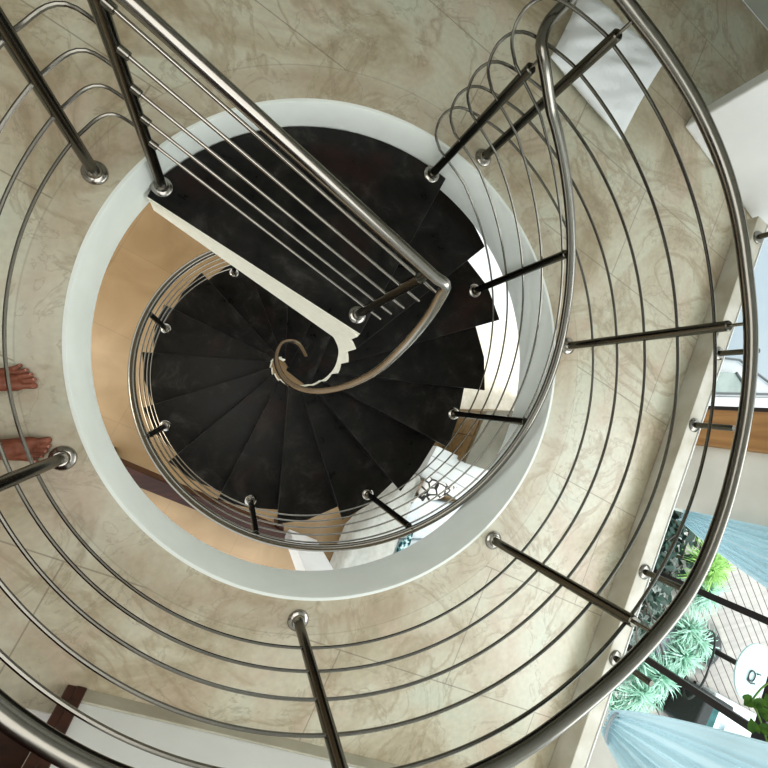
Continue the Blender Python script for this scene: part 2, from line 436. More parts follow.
# the three lowest steps straighten out and close the foot of the well
z17, z18, z19 = -DZ*17, -DZ*18, -DZ*19
def line(p, q, z, r):
    a, b = at(*p, z), at(*q, z); d = (a-b).normalized(); t_ = 0
    while (b.to_2d()+d.to_2d()*t_-S0).length < r: t_ += .01
    return Vector((b.x, b.y, 0)), Vector((b.x+d.x*t_, b.y+d.y*t_, 0))
l2, u2 = line((311, 323), (289, 368), z17, 1.12)
l3, u3 = line((331, 336), (309, 388), z18, 1.10)
i16, o16 = pol(R0, ph(16)), pol(1.15, th(16))
obj('tread', prism(B(), [i16, l2, u2, o16], z17-.03, z17), M['granite'], stair, bevel=.004)
obj('tread', prism(B(), [l2.lerp(u2, -.02), l3, u3, u2.lerp(o16, .1)], z18-.03, z18), M['granite'], stair, bevel=.004)
e1, e2 = at(372, 412, z19), at(425, 345, z19)
obj('tread', prism(B(), [l3.lerp(l2, .15), e1, e2, u3.lerp(u2, .1)], z19-.03, z19), M['granite'], stair, bevel=.004)
for p, q, za_, zb_ in ((l2, u2, z18-.001, z17-.031), (l3, u3, z19-.001, z18-.031), (e1, e2, ZL, z19-.031), (i16, o16, z17-.001, -DZ*16-.031)):
    dd = (q-p).normalized(); nn = Vector((-dd.y, dd.x, 0))*.012
    p = Vector((p.x, p.y, 0)).lerp(q, .03); q = Vector((q.x, q.y, 0)).lerp(p, .02); nb = Vector((-dd.y, dd.x, 0))*.02
    obj('riser', prism(B(), [p+nb*.2, q+nb*.2, q+nb*1.4, p+nb*1.4], za_, zb_), M['granite'], stair)
# inner stringer (stepped top, smooth underside)
bm = B(); ri, rx = .150, .1625
seq = []
for i in range(9): seq.append((62+(ph(1)-62)*i/8, -DZ-.034))
for k in range(2, NT_+1):
    for i in range(7):
        seq.append((ph(k-1)+(ph(k)-ph(k-1))*i/6, -DZ*k+.0))
def zb(a):
    st = -DZ*(2+(ph(1)-a)/TH)+.07
    pts = [(66, -.56), (45, -.645), (25, -.705), (8, -.785), (-20, -.885), (-52, -1.03), (-75, -1.12)]
    for (p, q), (r, t_) in zip(pts[:-1], pts[1:]):
        if p >= a >= r: return q+(t_-q)*(p-a)/(p-r)
    return st-.12
vv = [[bm.verts.new(pol(r, a, z)) for r in (ri, rx) for z in (min(zb(a), zt-.02), zt)] for a, zt in seq]
for p, q in zip(vv[:-1], vv[1:]):
    for i, j in ((0, 1), (1, 3), (3, 2), (2, 0)): bm.faces.new((p[i], p[j], q[j], q[i]))
bm.faces.new((vv[0][0], vv[0][1], vv[0][3], vv[0][2])); bm.faces.new((vv[-1][0], vv[-1][1], vv[-1][3], vv[-1][2]))
obj('stringer', bm, M['cream'], stair, angle=25)
# landing fascia, running tangentially into the stringer
bm = B(); dl = (LB-LA).normalized(); nl = Vector((-dl.y, dl.x, 0))
if nl.y > 0: nl = -nl
T0 = pol(ri, 61)
lo = [LA-nl*.02, LA-nl*.002, T0, pol(rx, 61)]
a = [bm.verts.new((p.x, p.y, z)) for p, z in zip(lo, (-.35, -.35, -.578, -.578))]; b = [bm.verts.new((p.x, p.y, -DZ-.034)) for p in lo]
bm.faces.new(a); bm.faces.new(b)
for i in range(4): bm.faces.new((a[i], a[(i+1) % 4], b[(i+1) % 4], b[i]))
obj('landing_fascia', bm, M['cream'], stair, angle=20)
bm = B(); prism(bm, [LA-nl*.03, LA+nl*.004, LB+nl*.004, LB-nl*.03], -DZ-.034, -DZ-.004)
obj('landing_edge', bm, M['cream'], stair, bevel=.002)

# ================================================================== RAILINGS
def make_post(parent, base, h, stem=.06, r=.021, hr=None):
    x, y, z = base
    p = obj('post', lathe(B(), [(r, 0.004), (r, h-.004), (r-.004, h), (0, h)], base, 20), M['steel_dark'], parent)
    obj('base_flange', lathe(B(), [(.047, 0), (.047, .006), (.042, .012), (.03, .016), (.026, .03), (.0, .03)], base, 28), M['steel_bright'], p)
    if stem:
        obj('stem', lathe(B(), [(.0065, h-.01), (.0065, h+stem)], base, 12), M['steel'], p)
    return p
RELS = (.20, .35, .50, .655, .805)
RR = .006
# --- rail geometry shared by the runs
ring_post_px = [(483, 158), (493, 540), (298, 620), (63, 458), (95, 173)]
ring_posts = [at(u, v, 0) for u, v in ring_post_px]
ring_posts.insert(1, Vector((C0.x+1.231*cos(R_(2.6)), C0.y+1.231*sin(R_(2.6)), 0)))
hr_px = [(629,7),(665,55),(694,100),(715,143),(729,180),(740,227),(745,273),(750.7,323),(750,366),(745,416),(735,463),(725,503),(720,522),(705,562),(685,599),(655,635),(619,672),(579,705),(542,735),(512,757),(67,754),(33,734),(0,712)]
HZ = .903
meas = []
for u, v in hr_px:
    p = at(u, v, HZ); d = p.to_2d()-C0
    a = math.degrees(math.atan2(d.y, d.x)); a = a if a < 90 else a-360
    meas.append((a, d.length))
def hr_r(a):
    sw, sr = .25, .25*1.248
    for m_, r_ in meas:
        w = math.exp(-((a-m_)/7.0)**2); sw += w; sr += w*r_
    return sr/sw
P1 = ring_posts[-1]
P2 = at(162, 187, -DZ); P3 = at(357, 315, -DZ)
dP = (P3-P2).to_2d().normalized()
aP1 = math.degrees(math.atan2(P1.y-C0.y, P1.x-C0.x)); aP1 = aP1-360 if aP1 > 90 else aP1     # about -211
# plan of the U bend between the ring and the straight flight
bend = [at(u, v, .24).to_2d() for u, v in [(82, 132), (100, 117), (117, 115), (138, 128)]]
# plan of the return loop at the stair head
loop = [(at(473, 112.5, .195).to_2d(), .03), (at(457, 107, .17).to_2d(), .18),
        (at(443, 115, .12).to_2d(), .45), (at(436, 133, .07).to_2d(), .72), (at(440, 150, .03).to_2d(), .92)]
aL = math.degrees(math.atan2(loop[0][0].y-C0.y, loop[0][0].x-C0.x))
def hz(a):
    if a >= PA[0]: return -DZ + (a-PA[0])/40*.37
    for i in range(8):
        if a >= PA[i+1]: return -DZ - .37*(i+(PA[i]-a)/(PA[i]-PA[i+1]))
    return -DZ - .37*8 + (a-PA[8])/44*.37
def hzs(a): return sum(hz(a+d) for d in range(-16, 17, 4))/9     # tread level under the stair rail at angle a
RS = 1.122
PA = [61.9, 24.8, -18.8, -63.0, -108.2, -154.5, -199.1, -244.9, -289.0]
A_END = PA[-1]

# --- floor railing: ring posts, five rails, handrail
ring = thing('landing_railing', 'large circular stainless steel railing around the floor opening, five thin rails and thick handrail', 'railing', (C0.x, C0.y, 0))
for p in ring_posts: make_post(ring, p, .84)
def zoff(a):
    if a > 2.6: return -.02+.02*(a-2.6)/53
    return -.02+.05*(2.6-a)/106 if a > -103.5 else .03+.015*(-103.5-a)/107
for rel in RELS:
    pts = [Vector((*bp, rel+.04)) for bp in bend[::-1]]
    a = aP1
    arc = []
    while a < aL-4.5:
        arc.append(Vector((C0.x+1.231*cos(R_(a)), C0.y+1.231*sin(R_(a)), rel+zoff(a)))); a += 3
    path = pts + arc + [Vector((*q, rel-DZ*f)) for q, f in loop]
    path = [Vector((P2.x, P2.y, rel+.03))] + path
    obj('rail', tube(B(), resample(catmull(path, 6), .022), RR, 8), M['steel'], ring)
# handrail
arc = []; a = aP1+4
while a < 53.5:
    r = hr_r(a); arc.append(Vector((C0.x+r*cos(R_(a)), C0.y+r*sin(R_(a)), HZ))); a += 2.5
head = [at(613, -14, .90), at(602, -28, .885), at(592, -27, .84), at(580, -11, .785)]
pts = [Vector((P2.x, P2.y, HZ))] + [Vector((*bp, HZ)) for bp in bend[::-1]] + arc + head
obj('handrail', tube(B(), resample(catmull(pts, 6), .02), .022, 18), M['steel'], ring)

# --- stair railing: outer helix
sr = thing('stair_railing', 'helical stainless steel railing along the outer ends of the black stair treads', 'railing', (S0.x, S0.y, -DZ))
for i in range(9):
    a = PA[i]
    make_post(sr, pol(RS, a, -DZ-.37*i), .84, stem=.055)
for rel in RELS:
    path = [Vector((*loop[-1][0], rel-DZ*loop[-1][1]))]
    a = 55
    while a >= A_END-2: path.append(pol(RS, a, hzs(a)+rel)); a -= 3
    obj('rail', tube(B(), resample(catmull(path, 5), .022), RR*.9, 8), M['steel'], sr)
path = [at(580, -11, .785), at(562, 7, .755), at(548, 23, .735), at(541.5, 42, .72), at(544, 62, .705)]
HREL = .872
a = 54
while a >= A_END-2:
    path.append(pol(1.112+.02*max(0, min(1, (10-a)/60)), a, hzs(a)+HREL)); a -= 3
obj('handrail', tube(B(), resample(catmull(path, 5), .02), .021, 18), M['steel'], sr)

# --- inner flight railing: straight rails over the landing and the spiral handrail down the well
fr = thing('inner_railing', 'straight stainless steel railing across the top black landing whose handrail curls down the central well', 'railing', (P2.x, P2.y, -DZ))
make_post(fr, P2, .84+DZ, stem=.05); make_post(fr, P3, .80, stem=.06)
L23 = (P3-P2).to_2d().length
for rel in RELS:
    p0 = Vector((P2.x, P2.y, rel+.015)); p1 = Vector((P3.x, P3.y, rel-.205))
    d = (p1-p0).normalized()
    obj('rail', tube(B(), [p0, p0.lerp(p1, .5), p1, p1+d*.085], RR, 10), M['steel_bright'], fr)
    obj('rail_collar', tube(B(), [p0+d*.018, p0+d*.045], .0125, 12), M['steel'], fr)
h0 = Vector((P2.x, P2.y, HZ)); h1 = Vector((.637, .328, .713))
hp = [h0-(h1-h0)*.02+Vector((0, 0, .0)), h0.lerp(h1, .3), h0.lerp(h1, .6), h0.lerp(h1, .9), h0.lerp(h1, .965)]
hx = [(46.3, .217, .708), (38.9, .208, .65), (21.6, .186, .50), (-5.3, .165, .28), (-38.9, .170, .0), (-74.4, .179, -.30), (-106, .198, -.56), (-132.4, .208, -.79),
      (-161, .200, -1.03), (-196.7, .196, -1.32), (-238.5, .221, -1.68), (-269.6, .245, -1.94), (-294, .258, -2.14), (-321.9, .255, -2.37)]
hp += [pol(r, a, z) for a, r, z in hx]
pts = catmull(hp, 10)
obj('handrail', tube(B(), resample(pts, .014), .0195, 18), steel('satin_steel', (.34, .325, .30), .2), fr)

# ================================================================== EDGE POSTS on the curb
ep = [((757, 237), 'short steel edge post on the curb beside the white pier, topmost of the five'),
      ((720, 355), 'short steel edge post on the curb in front of the outdoor skylight'),
      ((697, 427), 'short steel edge post on the curb in front of the honey wood upright'),
      ((645, 572), 'short steel edge post on the curb in front of the dark leafy shrub'),
      ((615, 658), 'short steel edge post on the curb nearest the lower curtain, lowest of the five')]
first = None
for (u, v), lab in ep:
    p = at(u, v, .12); d = p.dot(WN); p = p + WN*(2.425-d)
    if first is None:
        first = thing('edge_post', lab, 'post', p, 'steel posts on the slab edge curb')
        obj('tube', lathe(B(), [(.017, 0), (.017, .212), (.014, .218), (0, .218)], p, 18), M['steel_dark'], first)
        obj('base_flange', lathe(B(), [(.042, 0), (.042, .006), (.036, .012), (.022, .014), (.0, .014)], p, 24), M['steel'], first)
    else:
        o = dup_tree(first); o.location = p; o['label'] = lab

# ================================================================== PILLOW on the floor
pc = (at(575, 0, .05)+at(659, 66, .05)+at(616, 143, .05)+at(549, 55, .05))/4
cs = [at(578, -8, .03), at(659, 66, .03), at(616, 143, .03), at(546, 62, .03)]
def pillow(name, cs, th_, mat_, pinch=.10, n=26, wr=.003, seed=1):
    rnd = random.Random(seed); bm = B()
    fs = [(rnd.uniform(4, 13), rnd.uniform(4, 13), rnd.uniform(0, 6)) for _ in range(5)]
    lay = {}
    for sgn in (1, -1):
        for i in range(n+1):
            for j in range(n+1):
                u, v = i/n, j/n
                # pinch sides so corners stick out
                uu = u + (.5-u)*pinch*4*v*(1-v)*(1 if True else 0); vv_ = v + (.5-v)*pinch*4*u*(1-u)
                p = cs[0]*(1-uu)*(1-vv_)+cs[1]*uu*(1-vv_)+cs[2]*uu*vv_+cs[3]*(1-uu)*vv_
                e = (16*u*(1-u)*v*(1-v))
                h = th_*.5*e**.42
                w = sum(sin(a*u*3+b*v*3+c) for a, b, c in fs)*wr*min(1, e*3)
                edge = min(u, 1-u, v, 1-v)
                w += .006*sin((u-v)*60)*math.exp(-edge*14)*(1 if edge > 0 else 0)
                if edge == 0 and sgn == -1: lay[(sgn, i, j)] = lay[(1, i, j)]; continue
                lay[(sgn, i, j)] = bm.verts.new(p+Vector((0, 0, th_*.5+sgn*h+(w if sgn > 0 else 0))))
        for i in range(n):
            for j in range(n):
                q = [lay[(sgn, i, j)], lay[(sgn, i+1, j)], lay[(sgn, i+1, j+1)], lay[(sgn, i, j+1)]]
                bm.faces.new(q if sgn > 0 else q[::-1])
    return obj(name, bm, mat_, angle=80)
for c in cs: c.z = 0.0
tag(pillow('pillow', cs, .13, M['cotton'], .03, seed=4), 'white cotton pillow lying on the marble floor behind the railing', 'pillow')

# ================================================================== CURTAINS
def curtain(name, label, bl, br, tl, tr, zb_, zt_, n=70, d=3.74, seed=0):
    """bl/br/tl/tr: s coordinates at gathered bottom and spread top"""
    rnd = random.Random(seed); bm = B(); rows = 26; V = []
    ph_ = [rnd.uniform(0, 6) for _ in range(3)]
    for j in range(rows+1):
        v = j/rows; e = v**.8; row = []
        for i in range(n+1):
            u = i/n
            s = (bl+(br-bl)*u)*(1-e)+(tl+(tr-tl)*u)*e
            amp = .018+.03*v
            dd = d + amp*sin(u*2*pi*8+ph_[0]) + amp*.5*sin(u*2*pi*13+ph_[1])
            row.append(bm.verts.new(W(s, dd, zb_+(zt_-zb_)*v)))
        V.append(row)
    for j in range(rows):
        for i in range(n): bm.faces.new((V[j][i], V[j][i+1], V[j+1][i+1], V[j+1][i]))
    return tag(obj(name, bm, M['curtain'], angle=80), label, 'curtain')
def wallhit(u, v, D):
    d = ray(u, v); t_ = D/(d.x*WN.x+d.y*WN.y); p = Vector((0, 0, H))+d*t_
    return p.dot(WE), p.z
curtain('curtain', 'pale blue sheer curtain gathered beside the beige wall, upper of the two', .60, .69, .02, .80, -.72, .95, seed=3)
curtain('curtain', 'pale blue sheer curtain across the bottom right corner, lower of the two', -1.06, -1.22, -.28, -1.75, -.78, .95, seed=5)
bm = B()
for s, zz in ((-1.14, -.71),):
    tube(bm, [W(s+.11*cos(a), 3.74+.05*sin(a), zz) for a in [i*2*pi/20 for i in range(20)]], .012, 8, closed=True)
tag(obj('curtain_tieback', bm, mat('grey_cord', (.35, .38, .4), .7)), 'thin grey cord tied round the lower pale blue curtain', 'tieback')

# ================================================================== GARDEN
def blades(bm, c, n, L, w, rnd, lift=(.25, 1.2), up=.0):
    for i in range(n):
        a = rnd.uniform(0, 2*pi); el = rnd.uniform(*lift); l = L*rnd.uniform(.6, 1.1)
        d = Vector((cos(a)*cos(el), sin(a)*cos(el), sin(el))); side = Vector((-sin(a), cos(a), 0))
        p0 = c+Vector((rnd.uniform(-.04, .04), rnd.uniform(-.04, .04), up*rnd.random()))
        prev = None
        for k in range(5):
            t_ = k/4; p = p0+d*l*t_+Vector((0, 0, -l*.55*t_*t_)); ww = w*(1-t_*.92)*(.6+1.2*min(t_*3, 1)*.5)
            pair = (bm.verts.new(p-side*ww), bm.verts.new(p+side*ww))
            if prev: bm.faces.new((prev[0], prev[1], pair[1], pair[0]))
            prev = pair
def leafmat(name, c1, c2, sc=6):
    return noisy(name, c1, c2, sc, .5)
LM = [leafmat('fresh_green_leaves', (.20, .42, .06), (.42, .66, .22)), leafmat('grey_green_leaves', (.22, .46, .32), (.55, .78, .66)),
      leafmat('dark_green_leaves', (.004, .020, .013), (.014, .055, .035))]
def clump(u, v, zt, L, n, lm, label, seed, name='tufted_grass_plant', heads=5, w=.014):
    rnd = random.Random(seed); p = at(u, v, zt); base = Vector((p.x, p.y, ZL+.03))
    t_ = thing(name, label, 'plant', base, 'garden plants outside the window')
    bm = B(); hs = []
    for k in range(heads):
        q = base+Vector((rnd.uniform(-.3, .3)*L*1.4, rnd.uniform(-.3, .3)*L*1.4, (zt-ZL)*rnd.uniform(.55, 1)-.1)); hs.append(q)
        blades(bm, q, n//heads, L, w, rnd)
    obj('foliage', bm, lm, t_, angle=80)
    bm = B()
    for q in hs: tube(bm, [base+Vector((rnd.uniform(-.05, .05), rnd.uniform(-.05, .05), -.02)), (base+q)/2+Vector((0, 0, .05)), q], .018, 6)
    obj('stem', bm, wood('brown_stem_%d' % seed, (.10, .07, .04), (.16, .12, .07)), t_)
clump(722, 572, -2.9, .62, 420, LM[0], 'bright yellow-green spiky plant beside the upper curtain, on the deck edge', 1, heads=4)
clump(716, 606, -3.0, .55, 380, LM[1], 'grey-green spiky plant next to the handrail, below the yellow-green one', 2)
clump(702, 636, -3.0, .52, 380, LM[1], 'grey-green spiky plant above the long dark window mullion', 3)
clump(692, 660, -3.0, .5, 400, LM[1], 'grey-green spiky plant beside the hooped garden chair', 4)
clump(664, 690, -3.0, .6, 460, LM[1], 'grey-green spiky plant beyond the lowest edge post', 5)
clump(640, 714, -3.0, .55, 360, LM[1], 'grey-green spiky plant beside the lower curtain', 6)
def shrub(u, v, zt, label, seed, n=170, spread=.55):
    rnd = random.Random(seed); p = at(u, v, zt); base = Vector((p.x, p.y, ZL+.03))
    t_ = thing('leafy_shrub', label, 'shrub', base, 'dark shrubs outside the window')
    bm = B()
    for i in range(n):
        c = base+Vector((rnd.gauss(0, spread*.5), rnd.gauss(0, spread*.5), rnd.uniform(.25, 1)*(zt-ZL)))
        a = rnd.uniform(0, 2*pi); d = Vector((cos(a), sin(a), rnd.uniform(-.5, .5))).normalized(); s_ = d.cross(Vector((0, 0, 1))).normalized()
        l = rnd.uniform(.12, .26); w = l*.26
        vs = [bm.verts.new(c+d*l*x+s_*w*y+Vector((0, 0, -.05*x*x))) for x, y in ((0, 0), (.3, .8), (.6, .75), (1, 0), (.6, -.75), (.3, -.8))]
        bm.faces.new(vs)
    obj('foliage', bm, LM[2], t_, smooth=False)
    bm = B()
    for k in range(5):
        tube(bm, [base+Vector((0, 0, -.02)), base+Vector((rnd.gauss(0, .1), rnd.gauss(0, .1), .5)), base+Vector((rnd.gauss(0, .3), rnd.gauss(0, .3), (zt-ZL)*.95))], .014, 6)
    obj('stem', bm, wood('dark_stem_%d' % seed, (.05, .04, .03), (.09, .07, .05)), t_)
shrub(692, 535, -3.0, 'dark green broad-leaved shrub just under the upper curtain', 11, 150, .6)
shrub(664, 540, -3.0, 'dark green broad-leaved shrub at the curb side of the others', 12, 130)
shrub(668, 580, -3.1, 'dark green broad-leaved shrub behind the fourth edge post', 13, 120)
shrub(648, 612, -3.1, 'dark broad-leaved shrub low behind the handrail, over white gravel', 14, 80)
# round white patio table seen through the window
tc = at(753, 672, ZL+.72)
pt = thing('round_patio_table', 'round pale patio table with a small dark curl on its top, standing on the deck', 'table', (tc.x, tc.y, ZL+.01))
obj('table_top', lathe(B(), [(.44, 0), (.47, .008), (.47, .028), (.45, .036), (0, .036)], (tc.x, tc.y, ZL+.70), 48), mat('pale_aqua_lacquer', (.50, .66, .66), .3), pt)
obj('pedestal', lathe(B(), [(.28, 0), (.28, .03), (.05, .07), (.045, .66), (.12, .69)], (tc.x, tc.y, ZL+.01), 24), M['blackframe'], pt)
bm = B(); cc = at(752, 676, ZL+.755); e1 = WN; e2 = WE
tube(bm, [cc+e1*.085*cos(a)+e2*.085*sin(a) for a in [i*2*pi/24 for i in range(24)]], .011, 6, closed=True)
tube(bm, [cc+e1*.13-e2*.10, cc+e1*.02-e2*.12, cc-e1*.07-e2*.09, cc-e1*.085], .011, 6)
tube(bm, [cc+e1*.12+e2*.06, cc+e1*.22+e2*.07], .011, 6)
tag(obj('ashtray_ring', bm, M['blackframe']), 'small dark curled ring lying on the round pale patio table', 'ornament')
# hooped wire chair
def hoop_pts(c, r1, r2, ax1, ax2, n=36): return [c+ax1*r1*cos(2*pi*i/n)+ax2*r2*sin(2*pi*i/n) for i in range(n)]
hc = at(699, 664, ZL+.75); rad = Vector((hc.x, hc.y, 0)).normalized(); tang = Vector((-rad.y, rad.x, 0))
hch = thing('hoop_chair', 'round-backed wire garden chair with thin dark hoop beside the spiky plants', 'chair', (hc.x, hc.y, ZL+.01))
obj('back_hoop', tube(B(), hoop_pts(hc, .55, .50, tang, (Matrix.Rotation(R_(14), 3, tang) @ (-ray(699, 664).normalized()))), .016, 8, closed=True), M['blackframe'], hch)
bm = B(); tube(bm, hoop_pts(Vector((hc.x, hc.y, ZL+.42))-rad*.25, .34, .30, tang, rad), .014, 8, closed=True)
obj('seat_hoop', bm, M['blackframe'], hch)
obj('seat', lathe(B(), [(.31, 0), (.33, .02), (.31, .05), (0, .06)], (hc.x-rad.x*.25, hc.y-rad.y*.25, ZL+.40), 28), noisy('grey_cushion_cloth', (.28, .28, .32), (.36, .36, .4), 30, .9), hch)
for sx, sy in ((1, 1), (1, -1), (-1, 1), (-1, -1)):
    q = Vector((hc.x, hc.y, 0))-rad*.25+tang*.24*sx+rad*.2*sy
    obj('leg', tube(B(), [Vector((q.x, q.y, ZL+.42)), Vector((q.x+tang.x*.05*sx, q.y+tang.y*.05*sx, ZL+.01))], .014, 8), M['blackframe'], hch)
# black wicker sofa with teal cushions
def quadz(px, z): return [at(u, v, z) for u, v in px]
def inset(poly, f):
    c = sum(poly, Vector((0, 0, 0)))/len(poly); return [c+(p-c)*f for p in poly]
sq = quadz([(682, 678), (722, 700), (705, 745), (666, 712)], ZL+.42)
sc_ = sum(sq, Vector())/4
sofa = thing('wicker_sofa', 'black wicker garden sofa with dark teal cushion between the plants and white daybed', 'sofa', (sc_.x, sc_.y, ZL+.01))
wick = noisy('black_wicker', (.006, .008, .009), (.03, .035, .035), 70, .6, bump=.5)
obj('seat_base', prism(B(), sq, ZL+.10, ZL+.36), wick, sofa, bevel=.02)
for i in range(4):
    q = sq[i].lerp(sc_, .08); obj('leg', lathe(B(), [(.025, 0), (.03, .1)], (q.x, q.y, ZL+.01), 10), M['blackframe'], sofa)
a, b, c, d = sq
obj('cushion', prism(B(), [a.lerp(b, .42), b.lerp(a, .04), c.lerp(d, .04), d.lerp(c, .42)+Vector((0, 0, 0))], ZL+.36, ZL+.48), noisy('dark_teal_cloth', (.02, .09, .09), (.05, .16, .16), 9, .9), sofa, bevel=.04, seg=3)
obj('backrest', prism(B(), [a, a.lerp(b, .22), d.lerp(c, .22), d], ZL+.36, ZL+.85), wick, sofa, bevel=.03)
obj('armrest', prism(B(), [a.lerp(b, .22), b, b.lerp(c, .10), a.lerp(b, .22).lerp(d.lerp(c, .22), .1)], ZL+.36, ZL+.62), wick, sofa, bevel=.02)
obj('armrest', prism(B(), [d.lerp(c, .22), c, c.lerp(b, .10), d.lerp(c, .22).lerp(a.lerp(b, .22), .1)], ZL+.36, ZL+.62), wick, sofa, bevel=.02)
# low metal frame next to it
fq = quadz([(672, 716), (690, 727), (703, 745), (676, 734)], ZL+.40); fc = sum(fq, Vector())/4
ft = thing('metal_side_table', 'small black metal frame table in front of the wicker sofa', 'table', (fc.x, fc.y, ZL+.01))
obj('top_frame', tube(B(), fq, .022, 8, closed=True), M['blackframe'], ft)
for q in fq: obj('leg', tube(B(), [q, Vector((q.x, q.y, ZL+.01))], .018, 8), M['blackframe'], ft)
# white daybed
dq = quadz([(717, 693), (790, 734), (775, 800), (700, 760)], ZL+.45); dc = sum(dq, Vector())/4
db = thing('white_daybed', 'large white garden daybed with pale blue cushion behind the crossing window bars', 'daybed', (dc.x, dc.y, ZL+.01))
wf = mat('white_outdoor_cloth', (.88, .90, .91), .8)
obj('mattress', prism(B(), dq, ZL+.25, ZL+.45), wf, db, bevel=.04, seg=3)
obj('base', prism(B(), inset(dq, .96), ZL+.08, ZL+.25), mat('white_lacquer', (.8, .82, .82), .4), db, bevel=.01)
for q in inset(dq, .9): obj('leg', lathe(B(), [(.03, 0), (.03, .08)], (q.x, q.y, ZL+.01), 12), M['blackframe'], db)
cq = quadz([(722, 722), (742, 734), (735, 760), (712, 748)], ZL+.47)
tag(pillow('bolster_cushion', [p.copy() for p in cq], .12, mat('pale_blue_cloth', (.62, .80, .86), .9), .05, 14), 'pale blue cushion lying on the white garden daybed', 'cushion')
# climbing vine on the window bars
vr = random.Random(5)
vt = thing('climbing_vine', 'bright green vine leaves clinging to the crossing of the black window bars', 'vine', W(-.5, DW+.0, .0))
bm = B()
stem_px = [(768, 745), (762, 725), (757, 712), (752, 702), (760, 690), (768, 683)]
def onwall(u, v, D):
    s, z = wallhit(u, v, D); return W(s, D, z)
sp = [onwall(u, v, DW-.03) for u, v in stem_px]
obj('vine_stem', tube(B(), catmull(sp, 5), .006, 6), mat('vine_stem_green', (.12, .22, .04), .6), vt)
for u, v, s_ in ((750, 702, .10), (760, 705, .11), (766, 714, .10), (754, 727, .10), (765, 729, .09), (770, 702, .10), (747, 698, .06)):
    c = onwall(u, v, DW-.05); a = vr.uniform(0, 6); up_ = Vector((0, 0, 1))
    e1 = (WE*cos(a)+Vector((0, 0, 1))*sin(a)); e2 = (-WE*sin(a)+Vector((0, 0, 1))*cos(a)); nn = -WN
    s_ *= .62; vs = [bm.verts.new(c+e1*s_*x+e2*s_*y+nn*s_*.25*abs(y)) for x, y in ((-.35, 0), (-.6, .35), (-.3, .62), (.2, .5), (.8, 0), (.2, -.5), (-.3, -.62), (-.6, -.35))]
    ctr = bm.verts.new(c+nn*-.01)
    for i in range(8): bm.faces.new((ctr, vs[i], vs[(i+1) % 8]))
obj('vine_leaves', bm, leafmat('vine_leaf', (.03, .10, .006), (.10, .22, .02), 20), vt, angle=80)
# outdoor skylight box beside the honey wood upright
gk = thing('outdoor_skylight', 'white outdoor skylight box with sloping grey glass beside the honey wood upright', 'skylight', (at(720, 380, -2.0).x, at(720, 380, -2.0).y, ZL))
zk = -2.0
def pk(px, z): return [at(u, v, z) for u, v in px]
obj('ledge', prism(B(), pk([(688, 411), (830, 415), (830, 399), (690, 396)], zk), zk-.12, zk), mat('white_ledge', (.48, .50, .50), .6), gk, bevel=.01)
obj('base_wall', prism(B(), pk([(690, 396), (830, 399), (800, 385), (768, 383), (752, 372), (738, 361), (716, 359), (702, 366)], zk), ZL-.02, zk-.02), mat('white_kerb', (.44, .47, .48), .6), gk, bevel=.02)
lo = pk([(694, 392.5), (748, 393.5), (744, 386), (698, 385)], zk); hi = pk([(698, 385), (744, 386), (730, 373), (704, 372)], zk)
bm = B()
f = [bm.verts.new(p+Vector((0, 0, .004))) for p in lo]; bm.faces.new(f)
g = [bm.verts.new(p+Vector((0, 0, dz))) for p, dz in zip(hi, (.004, .004, .07, .07))]; bm.faces.new(g)
obj('sloped_glass', bm, noisy('grey_green_pane', (.20, .25, .23), (.30, .36, .33), 2, .25), gk, smooth=False)
bm = B()
tube(bm, [p+Vector((0, 0, .01)) for p in pk([(690, 393), (800, 395)], zk)], .018, 6)
tube(bm, [lo[1]+Vector((0, 0, .02)), hi[1]+Vector((0, 0, .02)), hi[2]+Vector((0, 0, .08))], .016, 6)
tube(bm, [p+Vector((0, 0, .02)) for p in pk([(702, 360), (716, 357.5), (738, 360), (756, 374), (775, 388)], zk)], .016, 6)
obj('glazing_bar', bm, mat('dark_grey_bars', (.08, .09, .09), .5), gk)

# ================================================================== LOWER ROOM seen through the opening
# white pillar
pq = [at(284, 537, ZL), at(289, 529, ZL), at(317, 540, ZL)]
p3 = pq[2]+(pq[0]-pq[1])
bm = B(); prism(bm, [pq[0], pq[1], pq[2], p3], ZL, -.31); struct('wall_pillar', bm, M['white'], bevel=.006)
# long dark wooden bench
def at_poly(px, z): return [at(u, v, z) for u, v in px]
bq = at_poly([(95, 453), (286, 533), (283, 545), (95, 470)], ZL+.42)
bc = sum(bq, Vector())/4
bench = thing('wooden_bench', 'long reddish dark wood bench on the tan lower floor beneath the stair', 'bench', (bc.x, bc.y, ZL))
obj('seat_plank', prism(B(), bq, ZL+.36, ZL+.42), M['redwood'], bench, bevel=.006)
iq = inset(bq, .94)
obj('apron', prism(B(), [iq[0], iq[1], iq[1].lerp(iq[2], .25), iq[0].lerp(iq[3], .25)], ZL+.16, ZL+.36), M['darkwood'], bench, bevel=.004)
for q in iq: obj('leg', prism(B(), [q+Vector((x, y, 0)) for x, y in ((-.04, -.04), (.04, -.04), (.04, .04), (-.04, .04))], ZL, ZL+.36), M['darkwood'], bench, bevel=.004)
